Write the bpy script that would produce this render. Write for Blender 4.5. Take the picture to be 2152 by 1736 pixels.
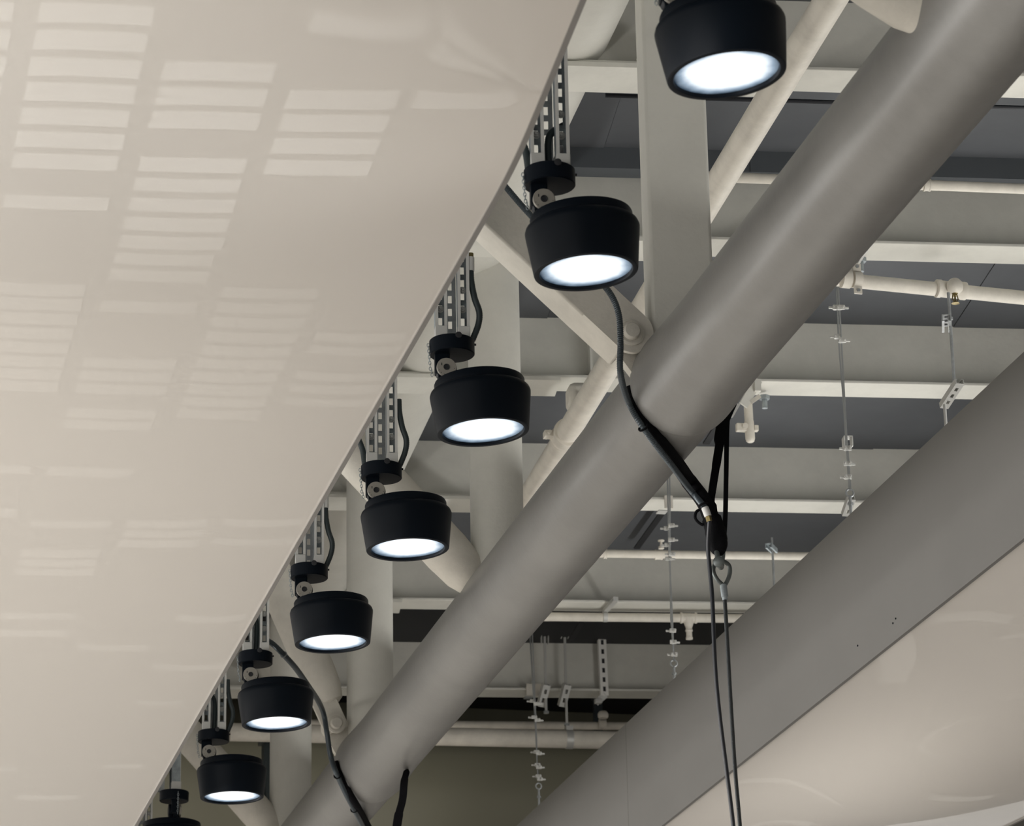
import bpy, bmesh, math, random
from mathutils import Vector, Matrix
random.seed(7)
for o in list(bpy.data.objects): bpy.data.objects.remove(o)
S = bpy.context.scene
COL = S.collection
V = Vector

# ------------------------------------------------------------------ camera
# camera at the origin, X right, Y along the row of lamps, Z up; 7000 px focal length for a 2152 px frame
FPX, CX, CY = 7000.0, 1076.0, 868.0
ROT = Matrix(((0.97413543, -0.05788916, -0.21842393),
              (-0.22525235, -0.32548112, -0.91832642),
              (-0.01793172, 0.94377481, -0.33010236)))
cam_d = bpy.data.cameras.new('camera')
cam = bpy.data.objects.new('camera', cam_d); COL.objects.link(cam)
cam.matrix_world = ROT.to_4x4()
cam_d.sensor_fit = 'HORIZONTAL'; cam_d.sensor_width = 36.0
cam_d.lens = 36.0 * FPX / 2152.0
cam_d.clip_start = 0.1; cam_d.clip_end = 400
cam_d.dof.use_dof = True; cam_d.dof.focus_distance = 12.6; cam_d.dof.aperture_fstop = 9.0
S.camera = cam

# ------------------------------------------------------------------ light and exposure
S.view_settings.view_transform = 'Standard'
S.view_settings.look = 'None'
S.view_settings.gamma = 1.0
S.view_settings.use_curve_mapping = False
S.view_settings.exposure = 0.0
W = bpy.data.worlds.new('world'); S.world = W; W.use_nodes = True
bg = W.node_tree.nodes['Background']
bg.inputs[0].default_value = (1.0, 0.955, 0.89, 1); bg.inputs[1].default_value = 0.5

def area_light(name, loc, target, sx, sy, power, col):
    ld = bpy.data.lights.new(name, 'AREA'); ld.shape = 'RECTANGLE'; ld.size = sx; ld.size_y = sy
    ld.energy = power; ld.color = col
    o = bpy.data.objects.new(name, ld); COL.objects.link(o); o.location = loc
    o.rotation_euler = (V(target) - V(loc)).to_track_quat('-Z', 'Y').to_euler()
    return o
# strip lights lying on top of the right and left ceilings, washing the steelwork above the slot
area_light('right_cove_light', (5.75, 9.9, 3.78), (4.3, 9.9, 5.3), 16.0, 0.15, 146, (1.0, 0.985, 0.95))
area_light('left_cove_light', (1.1, 9.6, 3.62), (1.5, 9.6, 5.4), 11.0, 0.15, 90, (1.0, 0.975, 0.93))
# window wall along the left side of the hall
area_light('window_daylight', (-9.0, 13.0, 0.8), (4.0, 13.0, 1.6), 38, 3.4, 4000, (1.0, 0.975, 0.945))

# ------------------------------------------------------------------ picture measurements -> place
def ray(px, py): return ROT @ V((px - CX, CY - py, -FPX))
def at(px, py, ax, v):
    r = ray(px, py); return r * (v / r[ax])
def atx(px, py, v): return at(px, py, 0, v)
def aty(px, py, v): return at(px, py, 1, v)
def atz(px, py, v): return at(px, py, 2, v)
BA = math.radians(-6.8)
BU = V((math.cos(BA), math.sin(BA), 0)); BV = V((-math.sin(BA), math.cos(BA), 0)); ZU = V((0, 0, 1))

# ------------------------------------------------------------------ materials
MATS = {}
def mat(name, col, rough=0.5, metal=0.0, spec=0.5, bump=0.0, bscale=60.0, var=0.0, vscale=4.0, coat=0.0, coatr=0.0, col2=None):
    m = bpy.data.materials.new(name); m.use_nodes = True
    nt = m.node_tree; b = nt.nodes['Principled BSDF']
    b.inputs['Base Color'].default_value = (*col, 1); b.inputs['Roughness'].default_value = rough
    b.inputs['Metallic'].default_value = metal; b.inputs['Specular IOR Level'].default_value = spec
    b.inputs['Coat Weight'].default_value = coat; b.inputs['Coat Roughness'].default_value = coatr
    tc = nt.nodes.new('ShaderNodeTexCoord')
    if var > 0:
        n = nt.nodes.new('ShaderNodeTexNoise'); n.inputs['Scale'].default_value = vscale; n.inputs['Detail'].default_value = 6
        n.inputs['Roughness'].default_value = 0.65
        nt.links.new(tc.outputs['Object'], n.inputs['Vector'])
        r = nt.nodes.new('ShaderNodeValToRGB')
        c2 = col2 or tuple(max(0, c * (1 - var)) for c in col)
        r.color_ramp.elements[0].position = 0.38; r.color_ramp.elements[0].color = (*c2, 1)
        r.color_ramp.elements[1].position = 0.6; r.color_ramp.elements[1].color = (*col, 1)
        nt.links.new(n.outputs['Fac'], r.inputs['Fac']); nt.links.new(r.outputs['Color'], b.inputs['Base Color'])
    if bump > 0:
        n2 = nt.nodes.new('ShaderNodeTexNoise'); n2.inputs['Scale'].default_value = bscale; n2.inputs['Detail'].default_value = 4
        bp = nt.nodes.new('ShaderNodeBump'); bp.inputs['Strength'].default_value = bump; bp.inputs['Distance'].default_value = 0.004
        nt.links.new(tc.outputs['Object'], n2.inputs['Vector'])
        nt.links.new(n2.outputs['Fac'], bp.inputs['Height']); nt.links.new(bp.outputs['Normal'], b.inputs['Normal'])
    MATS[name] = m
    return m
mat('glossy_ceiling', (0.76, 0.72, 0.665), 0.42, spec=0.3, coat=1.0, coatr=0.006)
MATS['glossy_ceiling'].node_tree.nodes['Principled BSDF'].inputs['Coat IOR'].default_value = 1.55
mat('fascia_paint', (0.135, 0.131, 0.124), 0.4, spec=0.4, var=0.04, vscale=1.5)
mat('edge_trim', (0.17, 0.16, 0.148), 0.45)
mat('beam_paint', (0.72, 0.71, 0.65), 0.6, spec=0.25, bump=0.25, bscale=45, var=0.10, vscale=3.0)
mat('chord_paint', (0.195, 0.191, 0.18), 0.36, spec=0.5, bump=0.18, bscale=30, var=0.12, vscale=2.2)
mat('post_paint', (0.66, 0.65, 0.595), 0.55, spec=0.3, bump=0.5, bscale=38, var=0.06, vscale=4)
mat('brace_paint', (0.68, 0.65, 0.58), 0.6, spec=0.3, bump=0.5, bscale=38, var=0.12, vscale=5)
mat('pipe_paint', (0.76, 0.72, 0.64), 0.5, spec=0.3, bump=0.2, bscale=60, var=0.14, vscale=7)
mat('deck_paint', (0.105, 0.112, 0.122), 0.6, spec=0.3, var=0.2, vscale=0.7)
mat('deck_shade', (0.004, 0.005, 0.008), 0.6)  # deck beyond the fifth beam, with the gap's shade painted in
mat('duct_paint', (0.085, 0.095, 0.105), 0.55, var=0.1, vscale=1.2)
mat('end_wall_paint', (0.36, 0.35, 0.265), 0.4, spec=0.4)
mat('black_paint', (0.0035, 0.0062, 0.0105), 0.42, spec=0.10)
mat('black_inner', (0.012, 0.013, 0.016), 0.6)
mat('disc_plate', (0.35, 0.33, 0.29), 0.45, metal=0.25)
mat('zinc', (0.40, 0.42, 0.425), 0.45, metal=0.4, var=0.25, vscale=25)
mat('zinc_dark', (0.36, 0.405, 0.425), 0.5, metal=0.3, var=0.3, vscale=20)
mat('zinc_bright', (0.60, 0.60, 0.575), 0.45, metal=0.3)
mat('white_steel', (0.88, 0.87, 0.83), 0.5)
mat('steel_wire', (0.45, 0.47, 0.48), 0.35, metal=0.8)
mat('flex_grey', (0.052, 0.066, 0.076), 0.35, spec=0.5, metal=0.3)
mat('flex_dark', (0.018, 0.028, 0.030), 0.5)
mat('black_webbing', (0.004, 0.004, 0.005), 0.85, spec=0.1, bump=0.4, bscale=180)
mat('black_rubber', (0.007, 0.009, 0.014), 0.4)
mat('rope_dark', (0.035, 0.040, 0.042), 0.5, metal=0.4, bump=0.5, bscale=200)
mat('shackle_steel', (0.13, 0.145, 0.14), 0.45, metal=0.6, var=0.2, vscale=30)
mat('white_fitting', (0.55, 0.55, 0.53), 0.5)
mat('brass', (0.22, 0.175, 0.075), 0.4, metal=0.8)
mat('floor_stone', (0.36, 0.345, 0.325), 0.7)
mat('reflection_strip_paint', (0.66, 0.65, 0.625), 0.7)
def lens_mat():
    m = bpy.data.materials.new('lamp_lens'); m.use_nodes = True; nt = m.node_tree
    b = nt.nodes['Principled BSDF']; b.inputs['Base Color'].default_value = (0.03, 0.035, 0.04, 1); b.inputs['Roughness'].default_value = 0.08
    tc = nt.nodes.new('ShaderNodeTexCoord'); nz = nt.nodes.new('ShaderNodeTexNoise'); nz.inputs['Scale'].default_value = 9; nz.inputs['Detail'].default_value = 5
    nt.links.new(tc.outputs['Object'], nz.inputs['Vector'])
    gm = nt.nodes.new('ShaderNodeAttribute'); gm.attribute_name = 'radial'
    ad = nt.nodes.new('ShaderNodeMath'); ad.operation = 'MULTIPLY_ADD'; ad.inputs[1].default_value = 0.34
    nt.links.new(nz.outputs['Fac'], ad.inputs[0]); nt.links.new(gm.outputs['Fac'], ad.inputs[2])
    cr = nt.nodes.new('ShaderNodeValToRGB'); e = cr.color_ramp.elements
    e[0].position = 0.60; e[0].color = (1.0, 1.0, 1.0, 1); e[1].position = 0.90; e[1].color = (0.015, 0.03, 0.05, 1)
    for ps, cc_ in ((0.70, (0.74, 0.81, 0.87, 1)), (0.79, (0.26, 0.34, 0.43, 1))): k = e.new(ps); k.color = cc_
    sc = nt.nodes.new('ShaderNodeMath'); sc.operation = 'MULTIPLY'; sc.inputs[1].default_value = 0.75
    nt.links.new(ad.outputs[0], sc.inputs[0]); nt.links.new(sc.outputs[0], cr.inputs['Fac'])
    nt.links.new(cr.outputs['Color'], b.inputs['Emission Color']); b.inputs['Emission Strength'].default_value = 1.25
    MATS['lamp_lens'] = m
lens_mat()

# ------------------------------------------------------------------ mesh helpers
def frame(d):
    d = d.normalized(); a = V((0, 0, 1)) if abs(d.z) < 0.9 else V((1, 0, 0))
    x = d.cross(a).normalized(); return x, d.cross(x).normalized()
class MB:
    def __init__(s): s.v = []; s.f = []; s.at = None
    def box(s, c, size, ax=(V((1, 0, 0)), V((0, 1, 0)), V((0, 0, 1)))):
        c = V(c); b = len(s.v)
        for k in (-1, 1):
            for j in (-1, 1):
                for i in (-1, 1):
                    s.v.append(c + ax[0] * (i * size[0] / 2) + ax[1] * (j * size[1] / 2) + ax[2] * (k * size[2] / 2))
        for q in ((0, 2, 3, 1), (4, 5, 7, 6), (0, 1, 5, 4), (2, 6, 7, 3), (0, 4, 6, 2), (1, 3, 7, 5)): s.f.append([b + i for i in q])
        return s
    def sbox(s, p, q, w, t, up=None):
        p, q = V(p), V(q); d = (q - p).normalized()
        u = up if up is not None else V((0, 0, 1))
        x = d.cross(u).normalized(); y = x.cross(d).normalized()
        return s.box((p + q) / 2, (w, t, (q - p).length), (x, y, d))
    def tube(s, pts, r, n=12, caps=True, closed=False, flat=None):
        pts = [V(p) for p in pts]; N = len(pts); b = len(s.v)
        rr = r if isinstance(r, (list, tuple)) else [r] * N
        t0 = (pts[1] - pts[0]).normalized(); x, y = frame(t0)
        for i in range(N):
            t = (pts[(i + 1) % N] - pts[i - 1]) if closed else (pts[min(i + 1, N - 1)] - pts[max(i - 1, 0)])
            t.normalize(); x = (x - t * x.dot(t)).normalized(); y = t.cross(x)
            for k in range(n):
                a = 2 * math.pi * k / n
                s.v.append(pts[i] + (x * math.cos(a) + y * math.sin(a)) * rr[i])
        for i in range(N if closed else N - 1):
            for k in range(n):
                a, c = b + i * n, b + ((i + 1) % N) * n
                s.f.append([a + k, a + (k + 1) % n, c + (k + 1) % n, c + k])
        if caps and not closed:
            s.f.append([b + k for k in range(n)][::-1]); s.f.append([b + (N - 1) * n + k for k in range(n)])
        return s
    def cyl(s, p, q, r, n=16, r2=None): return s.tube([p, q], [r, r if r2 is None else r2], n)
    def lathe(s, prof, o, d, n=32, caps=True):
        o, d = V(o), V(d).normalized(); x, y = frame(d); b = len(s.v)
        for (r, h) in prof:
            for k in range(n):
                a = 2 * math.pi * k / n; s.v.append(o + d * h + (x * math.cos(a) + y * math.sin(a)) * r)
        for i in range(len(prof) - 1):
            for k in range(n):
                a, c = b + i * n, b + (i + 1) * n
                s.f.append([a + k, a + (k + 1) % n, c + (k + 1) % n, c + k])
        if caps:
            if prof[0][0] > 1e-5: s.f.append([b + k for k in range(n)][::-1])
            if prof[-1][0] > 1e-5: s.f.append([b + (len(prof) - 1) * n + k for k in range(n)])
        return s
    def ribbon(s, pts, w, t, side):
        """flat strap: side = list of width directions (or one)"""
        pts = [V(p) for p in pts]; N = len(pts); b = len(s.v)
        for i in range(N):
            tg = (pts[min(i + 1, N - 1)] - pts[max(i - 1, 0)]).normalized()
            sd = V(side[i] if isinstance(side, list) else side); sd = (sd - tg * sd.dot(tg)).normalized(); nn = tg.cross(sd)
            ww = w[i] if isinstance(w, list) else w
            for (a, c) in ((-1, -1), (1, -1), (1, 1), (-1, 1)): s.v.append(pts[i] + sd * (a * ww / 2) + nn * (c * t / 2))
        for i in range(N - 1):
            for k in range(4):
                a, c = b + i * 4, b + i * 4 + 4
                s.f.append([a + k, a + (k + 1) % 4, c + (k + 1) % 4, c + k])
        s.f.append([b, b + 1, b + 2, b + 3][::-1]); s.f.append([b + 4 * N - 4 + k for k in range(4)])
        return s
    def poly(s, pts, ext):
        b = len(s.v); n = len(pts); ext = V(ext)
        s.v += [V(p) for p in pts] + [V(p) + ext for p in pts]
        s.f.append([b + i for i in range(n)][::-1]); s.f.append([b + n + i for i in range(n)])
        for i in range(n): s.f.append([b + i, b + (i + 1) % n, b + n + (i + 1) % n, b + n + i])
        return s
    def torus(s, c, R, r, nrm, n=16, m=8, a0=0, a1=2 * math.pi, sx=1.0, up=None):
        nrm = V(nrm).normalized()
        if up is None: x, y = frame(nrm)
        else: y = V(up).normalized(); x = y.cross(nrm).normalized()
        full = abs(a1 - a0 - 2 * math.pi) < 1e-4
        k = n if full else n + 1
        return s.tube([V(c) + x * (R * sx * math.cos(a0 + (a1 - a0) * i / n)) + y * (R * math.sin(a0 + (a1 - a0) * i / n)) for i in range(k)], r, m, closed=full)
    def ladder(s, c, w, L, t, slot_w, slot_l, pitch, ax):
        """slotted plate: two rails and cross bars between real slots; ax=(x width, y normal, z length); c = bottom centre"""
        x, y, z = ax; c = V(c); rw = (w - slot_w) / 2
        for sg in (-1, 1): s.box(c + x * (sg * (slot_w + rw) / 2) + z * (L / 2), (rw, t, L), ax)
        n = int(L / pitch); lead = (L - n * pitch) / 2
        for i in range(n + 1):
            z0 = 0 if i == 0 else lead + (i - 0.5) * pitch + slot_l / 2
            z1 = L if i == n else lead + (i + 0.5) * pitch - slot_l / 2
            if z1 > z0: s.box(c + z * ((z0 + z1) / 2), (slot_w, t, z1 - z0), ax)
        return s
    def build(s, name, m, parent=None, origin=None, smooth=True, bevel=0.0):
        me = bpy.data.meshes.new(name)
        o0 = V(origin) if origin is not None else (V(parent['_o']) if parent is not None and '_o' in parent else V((0, 0, 0)))
        bm = bmesh.new(); vs = [bm.verts.new(p - o0) for p in s.v]
        for f in s.f:
            try: bm.faces.new([vs[i] for i in f])
            except ValueError: pass
        bmesh.ops.recalc_face_normals(bm, faces=bm.faces)
        if smooth:
            bm.normal_update()
            for f in bm.faces: f.smooth = True
            for e in bm.edges:
                if len(e.link_faces) == 2 and e.calc_face_angle(0) > 0.7: e.smooth = False
        bm.to_mesh(me); bm.free()
        me.materials.append(MATS[m])
        o = bpy.data.objects.new(name, me); COL.objects.link(o)
        if parent is not None:
            o.parent = parent
            o['_o'] = list(o0)
        else: o.location = o0; o['_o'] = list(o0)
        if bevel:
            md = o.modifiers.new('bevel', 'BEVEL'); md.width = bevel; md.segments = 2; md.limit_method = 'ANGLE'
        return o
def tag(o, label=None, cat=None, group=None, kind=None):
    if label: o['label'] = label
    if cat: o['category'] = cat
    if group: o['group'] = group
    if kind: o['kind'] = kind
    return o
def thing(name, label, cat, loc=(0, 0, 0), group=None, kind=None):
    e = bpy.data.objects.new(name, None); COL.objects.link(e); e.location = loc; e['_o'] = list(loc); e.empty_display_size = 0.1
    return tag(e, label, cat, group, kind)
def spline(pts, n=8):
    pts = [V(p) for p in pts]; out = []
    for i in range(len(pts) - 1):
        p0 = pts[max(i - 1, 0)]; p1 = pts[i]; p2 = pts[i + 1]; p3 = pts[min(i + 2, len(pts) - 1)]
        for k in range(n):
            t = k / n
            out.append(0.5 * ((2 * p1) + (p2 - p0) * t + (2 * p0 - 5 * p1 + 4 * p2 - p3) * t * t + (3 * p1 - p0 - 3 * p2 + p3) * t ** 3))
    out.append(pts[-1]); return out
def resample(pts, step):
    out = [pts[0]]; acc = 0
    for a, b in zip(pts, pts[1:]):
        L = (b - a).length; d = step - acc
        while d <= L and L > 0: out.append(a + (b - a) * (d / L)); d += step
        acc = (acc + L) % step
    return out
def corrugated(pts, r, pitch=0.007, depth=0.12, n=12):
    p = resample(spline(pts, 14), pitch / 2)
    return MB().tube(p, [r * (1 - depth) if i % 2 else r for i in range(len(p))], n)

# ================================================================== the setting
# ---- left ceiling: glossy, flat, folding up towards the viewer in front of a crease
ZC = 3.5; XE = 1.875
def left_z(x, y):
    yf = 7.80 + (XE - x) * 0.10
    s = 0.165 * max(0.0, min(1.0, (x + 1.2) / 3.07)) ** 2.5
    d = yf - y; w = 0.10 + 0.22 * max(0.0, XE - x)
    soft = w * math.log1p(math.exp(max(-40, min(40, d / w))))
    u = max(0.0, XE - x)
    return ZC + s * soft - 0.105 * 0.55 * (1 - math.exp(-u / 0.55))
def grid_sheet(xs, ys, zf, th):
    m = MB(); nx, ny = len(xs), len(ys)
    for j in ys:
        for i in xs: m.v.append(V((i, j, zf(i, j))))
    for j in range(ny - 1):
        for i in range(nx - 1): m.f.append([j * nx + i, (j + 1) * nx + i, (j + 1) * nx + i + 1, j * nx + i + 1])
    b = len(m.v)
    for j in ys:
        for i in xs: m.v.append(V((i, j, zf(i, j) + th)))
    for j in range(ny - 1):
        for i in range(nx - 1): m.f.append([b + j * nx + i, b + j * nx + i + 1, b + (j + 1) * nx + i + 1, b + (j + 1) * nx + i])
    rim = [j * nx for j in range(ny)] + [(ny - 1) * nx + i for i in range(nx)] + [j * nx + nx - 1 for j in range(ny - 1, -1, -1)] + [i for i in range(nx - 1, -1, -1)]
    for a, c in zip(rim, rim[1:]):
        if a != c: m.f.append([a, c, b + c, b + a])
    return m
def lin(a, b, n): return [a + (b - a) * i / n for i in range(n + 1)]
xs = lin(-9.5, -1.4, 8) + lin(-1.2, XE, 70)
ys = lin(-9.0, 6.6, 24) + lin(6.7, 9.4, 46) + lin(9.6, 30, 40)
tag(grid_sheet(xs, ys, left_z, 0.018).build('ceiling', 'glossy_ceiling'), 'broad glossy cream ceiling sheet filling the left side', kind='structure')
trim = MB(); ty = [y for y in lin(-9, 6.6, 14) + lin(6.7, 9.4, 40) + lin(9.8, 30, 20)]
trim.ribbon([V((XE + 0.004, y, left_z(XE, y) + 0.006)) for y in ty], 0.015, 0.024, V((1, 0, 0)))
tag(trim.build('trim_1', 'edge_trim'), 'thin taupe metal edge along the left ceiling beside the lamps', kind='structure')

# ---- right ceiling and its fascia
XR = 4.437; ZT = 4.168; XR2 = 6.13
def right_z(x, y):
    u = x - XR; w = min(0.6, max(0.12, 0.45 - 0.12 * (y - 12)))
    g = math.exp(-((y - 14.4) / 1.3) ** 2)
    return ZC + 0.055 * w * (1 - math.exp(-u / w)) - 0.36 * g * u * u * math.exp(-u * u) + 0.05 * max(0, u - 1.15) ** 2
tag(grid_sheet(lin(XR + 0.017, XR2, 40), lin(-9, 30, 200), right_z, 0.018).build('ceiling', 'glossy_ceiling'), 'glossy cream ceiling strip in the lower right corner', kind='structure')
tag(MB().ribbon([V((XR2 + 0.005, y, right_z(XR2, y) + 0.004)) for y in lin(-9, 30, 90)], 0.014, 0.022, V((1, 0, 0))).build('trim_2', 'edge_trim'),
    'thin dark edge in the bottom right corner', kind='structure')
wf = thing('wall_right', 'tall grey fascia band closing the right side of the slot', None, (XR, 10, ZC), kind='structure')
ysm = atx(1317, 1600, XR).y
for a, b in ((-9.0, ysm - 11.602), (ysm - 11.598, ysm - 5.8), (ysm - 5.796, ysm - 0.002), (ysm + 0.002, ysm + 5.8), (ysm + 5.804, 30.0)):
    MB().box((XR + 0.008, (a + b) / 2, (ZC + ZT) / 2 - 0.002), (0.016, b - a, ZT - ZC + 0.002)).build('fascia_panel', 'fascia_paint', wf)
for px, py in ((1883, 1300), (1877, 1310), (1803, 1357)):
    p = atx(px, py, XR); MB().cyl(p + V((0.001, 0, 0)), p + V((-0.003, 0, 0)), 0.004, 8).build('screw', 'black_paint', wf)
wf2 = MB().box((XR2 + 0.35, 10.5, ZC + 0.36), (0.016, 39, 0.67)); tag(wf2.build('wall_far_right', 'fascia_paint'), 'grey fascia beyond the bottom right ceiling edge', kind='structure')

# ---- floor of the hall with added pale strips (out of frame, placed to be mirrored in the glossy ceilings)
FZ = -1.6
fl = tag(MB().box((4, 22, FZ - 0.1), (90, 110, 0.2)).build('floor', 'floor_stone'), 'grey stone hall floor with pale strips added for the ceiling reflections', kind='structure')
def floor_point(px, py, zf):
    """where the floor seen in the mirror of the glossy ceiling at this place of the picture lies"""
    d = ray(px, py); z = ZC
    for _ in range(12):
        p = d * (z / d.z); z = zf(p.x, p.y)
    e = 0.004
    n = V(((zf(p.x + e, p.y) - zf(p.x - e, p.y)) / (2 * e), (zf(p.x, p.y + e) - zf(p.x, p.y - e)) / (2 * e), -1)).normalized()
    r = d.normalized(); r = r - n * (2 * r.dot(n))
    if r.z > -0.04: return None
    return p + r * ((FZ - p.z) / r.z)
K = 1 / 1.929
PATCH = [(-60, 30, 0, 40), (-60, 22, 57, 100), (-60, 14, 115, 155), (-60, 5, 172, 205)]
PATCH += [(a * K, b * K, c * K, d * K) for a, b, c, d in (
    (165, 625, 8, 85), (147, 598, 118, 195), (127, 575, 230, 303), (110, 553, 332, 405), (92, 528, 435, 500), (72, 507, 530, 592), (58, 483, 618, 678), (25, 445, 787, 838),
    (-80, 350, 1138, 1183), (-80, 335, 1198, 1243), (-80, 318, 1258, 1300), (-80, 300, 1318, 1360), (-80, 283, 1378, 1418), (-80, 267, 1435, 1475), (-80, 250, 1488, 1526), (-80, 240, 1538, 1575),
    (672, 1117, 248, 322), (648, 1087, 352, 422), (622, 1060, 450, 517), (575, 1005, 635, 692), (555, 980, 718, 770), (535, 960, 798, 850), (515, 935, 875, 928), (495, 915, 950, 1000), (475, 870, 1022, 1065), (455, 850, 1088, 1132),
    (418, 805, 1215, 1258), (348, 718, 1447, 1485), (333, 700, 1500, 1535), (318, 682, 1553, 1588), (282, 637, 1650, 1685), (268, 620, 1700, 1733),
    (915, 1300, 1160, 1200), (893, 1270, 1222, 1262), (870, 1243, 1282, 1320), (850, 1217, 1340, 1380), (830, 1190, 1398, 1435), (810, 1165, 1450, 1488), (790, 1137, 1503, 1540), (772, 1112, 1553, 1592), (750, 1087, 1607, 1640), (733, 1063, 1655, 1690),
    (1290, 1650, 1340, 1375), (1265, 1625, 1395, 1428), (1215, 1570, 1500, 1532), (1190, 1545, 1550, 1582), (1170, 1525, 1605, 1635))]
PATCH += [(661, 898, 21, 62), (612, 840, 189, 228), (597, 820, 241, 276), (580, 802, 290, 322), (565, 785, 335, 366), (935, 1150, 20, 62), (915, 1120, 82, 120), (882, 1080, 192, 228),
          (-40, 67, 975, 991), (105, 281, 979, 997), (-40, 38, 1070, 1084), (68, 236, 1093, 1107), (272, 439, 1091, 1107), (264, 430, 1113, 1126), (256, 420, 1133, 1148), (48, 213, 1154, 1169), (43, 206, 1175, 1188), (37, 199, 1194, 1207),
          (475, 640, 1088, 1103), (455, 620, 1128, 1142), (5, 162, 1287, 1299), (-40, 148, 1322, 1334), (167, 317, 1353, 1364), (326, 474, 1393, 1404), (378, 520, 1290, 1304), (288, 388, 1471, 1478), (40, 164, 1669, 1679), (-40, 38, 1611, 1619), (224, 300, 1605, 1613)]
PATCH_R = [(1976, 2133, 1297, 1312), (2111, 2260, 1339, 1347), (2111, 2260, 1466, 1475), (1934, 2068, 1576, 1583), (1962, 2090, 1669, 1679), (1559, 1680, 1639, 1648), (1595, 1719, 1726, 1733)]
for lst, zf in ((PATCH, left_z), (PATCH_R, right_z)):
    for (xl, xr, yt, yb) in lst:
        sl = (0.036 - 0.00004 * xl - (0.028 if yt > 1000 else 0)) if zf is left_z else 0.01
        h = yb - yt; lean = h * ((xl + 641) / (3349 - yt))
        cs = [floor_point(xl, yt, zf), floor_point(xr, yt + sl * (xr - xl), zf), floor_point(xr - lean, yb + sl * (xr - xl), zf), floor_point(xl - lean, yb, zf)]
        if any(c is None or c.y > 74 for c in cs): continue
        MB().poly(cs, (0, 0, 0.006)).build('reflection_strip', 'reflection_strip_paint', fl)

# ---- tall partition added out of view; it keeps the window light off part of the ceiling
pt = thing('shade_partition', 'tall plain partition added out of view to shade the ceiling', None, (-0.32, 7.95, FZ), kind='structure')
for k in range(2): MB().box((-0.32, 7.5 + 0.9 * k, (FZ + 3.06) / 2), (0.08, 0.895, 3.06 - FZ)).build('panel', 'fascia_paint', pt, bevel=0.004)
MB().box((-0.32, 7.95, FZ + 0.03), (0.5, 1.8, 0.06)).build('foot', 'edge_trim', pt)

# ---- roof deck panels above the beams
ZB = 5.4; WEB = 0.335; ZD = ZB + WEB - 0.005
rd = thing('ceiling', 'dark blue-grey roof deck above the steel beams', None, (4, 14, ZD), kind='structure')
org = V((0, 0, 0)); BP_D = (atz(1700, 1291, ZB) + BU * 0).dot(BV) - 0.1
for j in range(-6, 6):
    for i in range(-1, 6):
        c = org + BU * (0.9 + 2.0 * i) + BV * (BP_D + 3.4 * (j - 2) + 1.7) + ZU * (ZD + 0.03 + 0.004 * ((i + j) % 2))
        MB().box(c, (1.998, 3.398, 0.05), (BU, BV, ZU)).build('deck_panel', 'deck_paint' if j < 2 else 'deck_shade', rd)

# ---- far end wall of the slot
ew = MB(); YE = 21.6
zt = aty(1000, 1588, YE).z
prof = [(YE + 0.5, zt + 0.55), (YE + 0.45, zt + 0.2), (YE + 0.02, zt + 0.12), (YE, zt), (YE - 0.03, zt - 0.10), (YE - 0.02, zt - 0.3), (YE + 0.05, zt - 0.6), (YE + 0.2, zt - 1.2), (YE + 0.5, zt - 1.9)]
b0 = 0
for (y, z) in prof: ew.v += [V((0.5, y, z)), V((7.5, y, z))]
for i in range(len(prof) - 1): ew.f.append([2 * i, 2 * i + 1, 2 * i + 3, 2 * i + 2])
ewo = ew.build('wall_end', 'end_wall_paint'); md = ewo.modifiers.new('solid', 'SOLIDIFY'); md.thickness = 0.03; md.offset = 1
tag(ewo, 'smooth olive grey panel closing the far end of the slot', kind='structure')

# ================================================================== steel beams
BEAMS = [(193.5, 'pale steel beam crossing behind the topmost lamp'), (545, 'pale steel beam second from the top, under the thin pipe'),
         (833, 'pale steel beam third from the top, just below the sprinkler bulb pipe'), (1079, 'pale steel beam behind the black strap, fourth from the top'),
         (1291, 'pale steel beam with a pipe along its lower edge, fifth from the top'), (1472, 'lowest pale steel beam, behind the vertical slotted bar')]
BP = []
for py, lab in BEAMS:
    p = atz(1700, py, ZB); p = p - BU * ((p.x - 3.2) / BU.x)      # far edge of the flange at X=3.2
    BP.append(p)
    FW = 0.2; c = p - BV * (FW / 2)
    t = thing('steel_beam', lab, 'beam', c, 'roof beams')
    a, e = -2.2, 6.2; mid = c + BU * ((a + e) / 2); L = e - a
    MB().box(mid + ZU * 0.0075, (L, FW, 0.015), (BU, BV, ZU)).build('bottom_flange', 'beam_paint', t, bevel=0.003)
    MB().box(mid + ZU * (0.015 + WEB / 2), (L, 0.012, WEB), (BU, BV, ZU)).build('web', 'beam_paint', t)
    MB().box(mid + ZU * (WEB + 0.0225), (L, 0.1, 0.015), (BU, BV, ZU)).build('top_flange', 'beam_paint', t)
    fl2 = MB()
    for sg in (-1, 1):
        fl2.tube([mid - BU * (L / 2) + BV * (sg * 0.012) + ZU * 0.017, mid + BU * (L / 2) + BV * (sg * 0.012) + ZU * 0.017], 0.012, 8)
    fl2.build('fillet', 'beam_paint', t)
    # thicker cover plate under the left part of the flange, with a cut end
    MB().box(c + BU * (-2.2 + 1.36) * 1.0 + ZU * -0.011 + BU * 0.0, (2.7, FW + 0.03, 0.02), (BU, BV, ZU)).build('cover_plate', 'beam_paint', t)
    if lab.startswith('pale steel beam third'):
        pz = c + BU * ((atz(1232, 740, ZB + 0.2).x - 3.2)); MB().box(V((pz.x, pz.y - 0.05, ZB + 0.015 + WEB / 2)), (0.012, 0.09, WEB), (BU, BV, ZU)).build('stiffener', 'beam_paint', t)

def front(k, px, py, off):
    """distance (Y) a little in front of the flange of beam k where this line of sight passes it"""
    y = BP[k].y
    for _ in range(8): y = BP[k].y + (aty(px, py, y).x - 3.2) * math.tan(BA) - 0.2 - off
    return y

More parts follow.
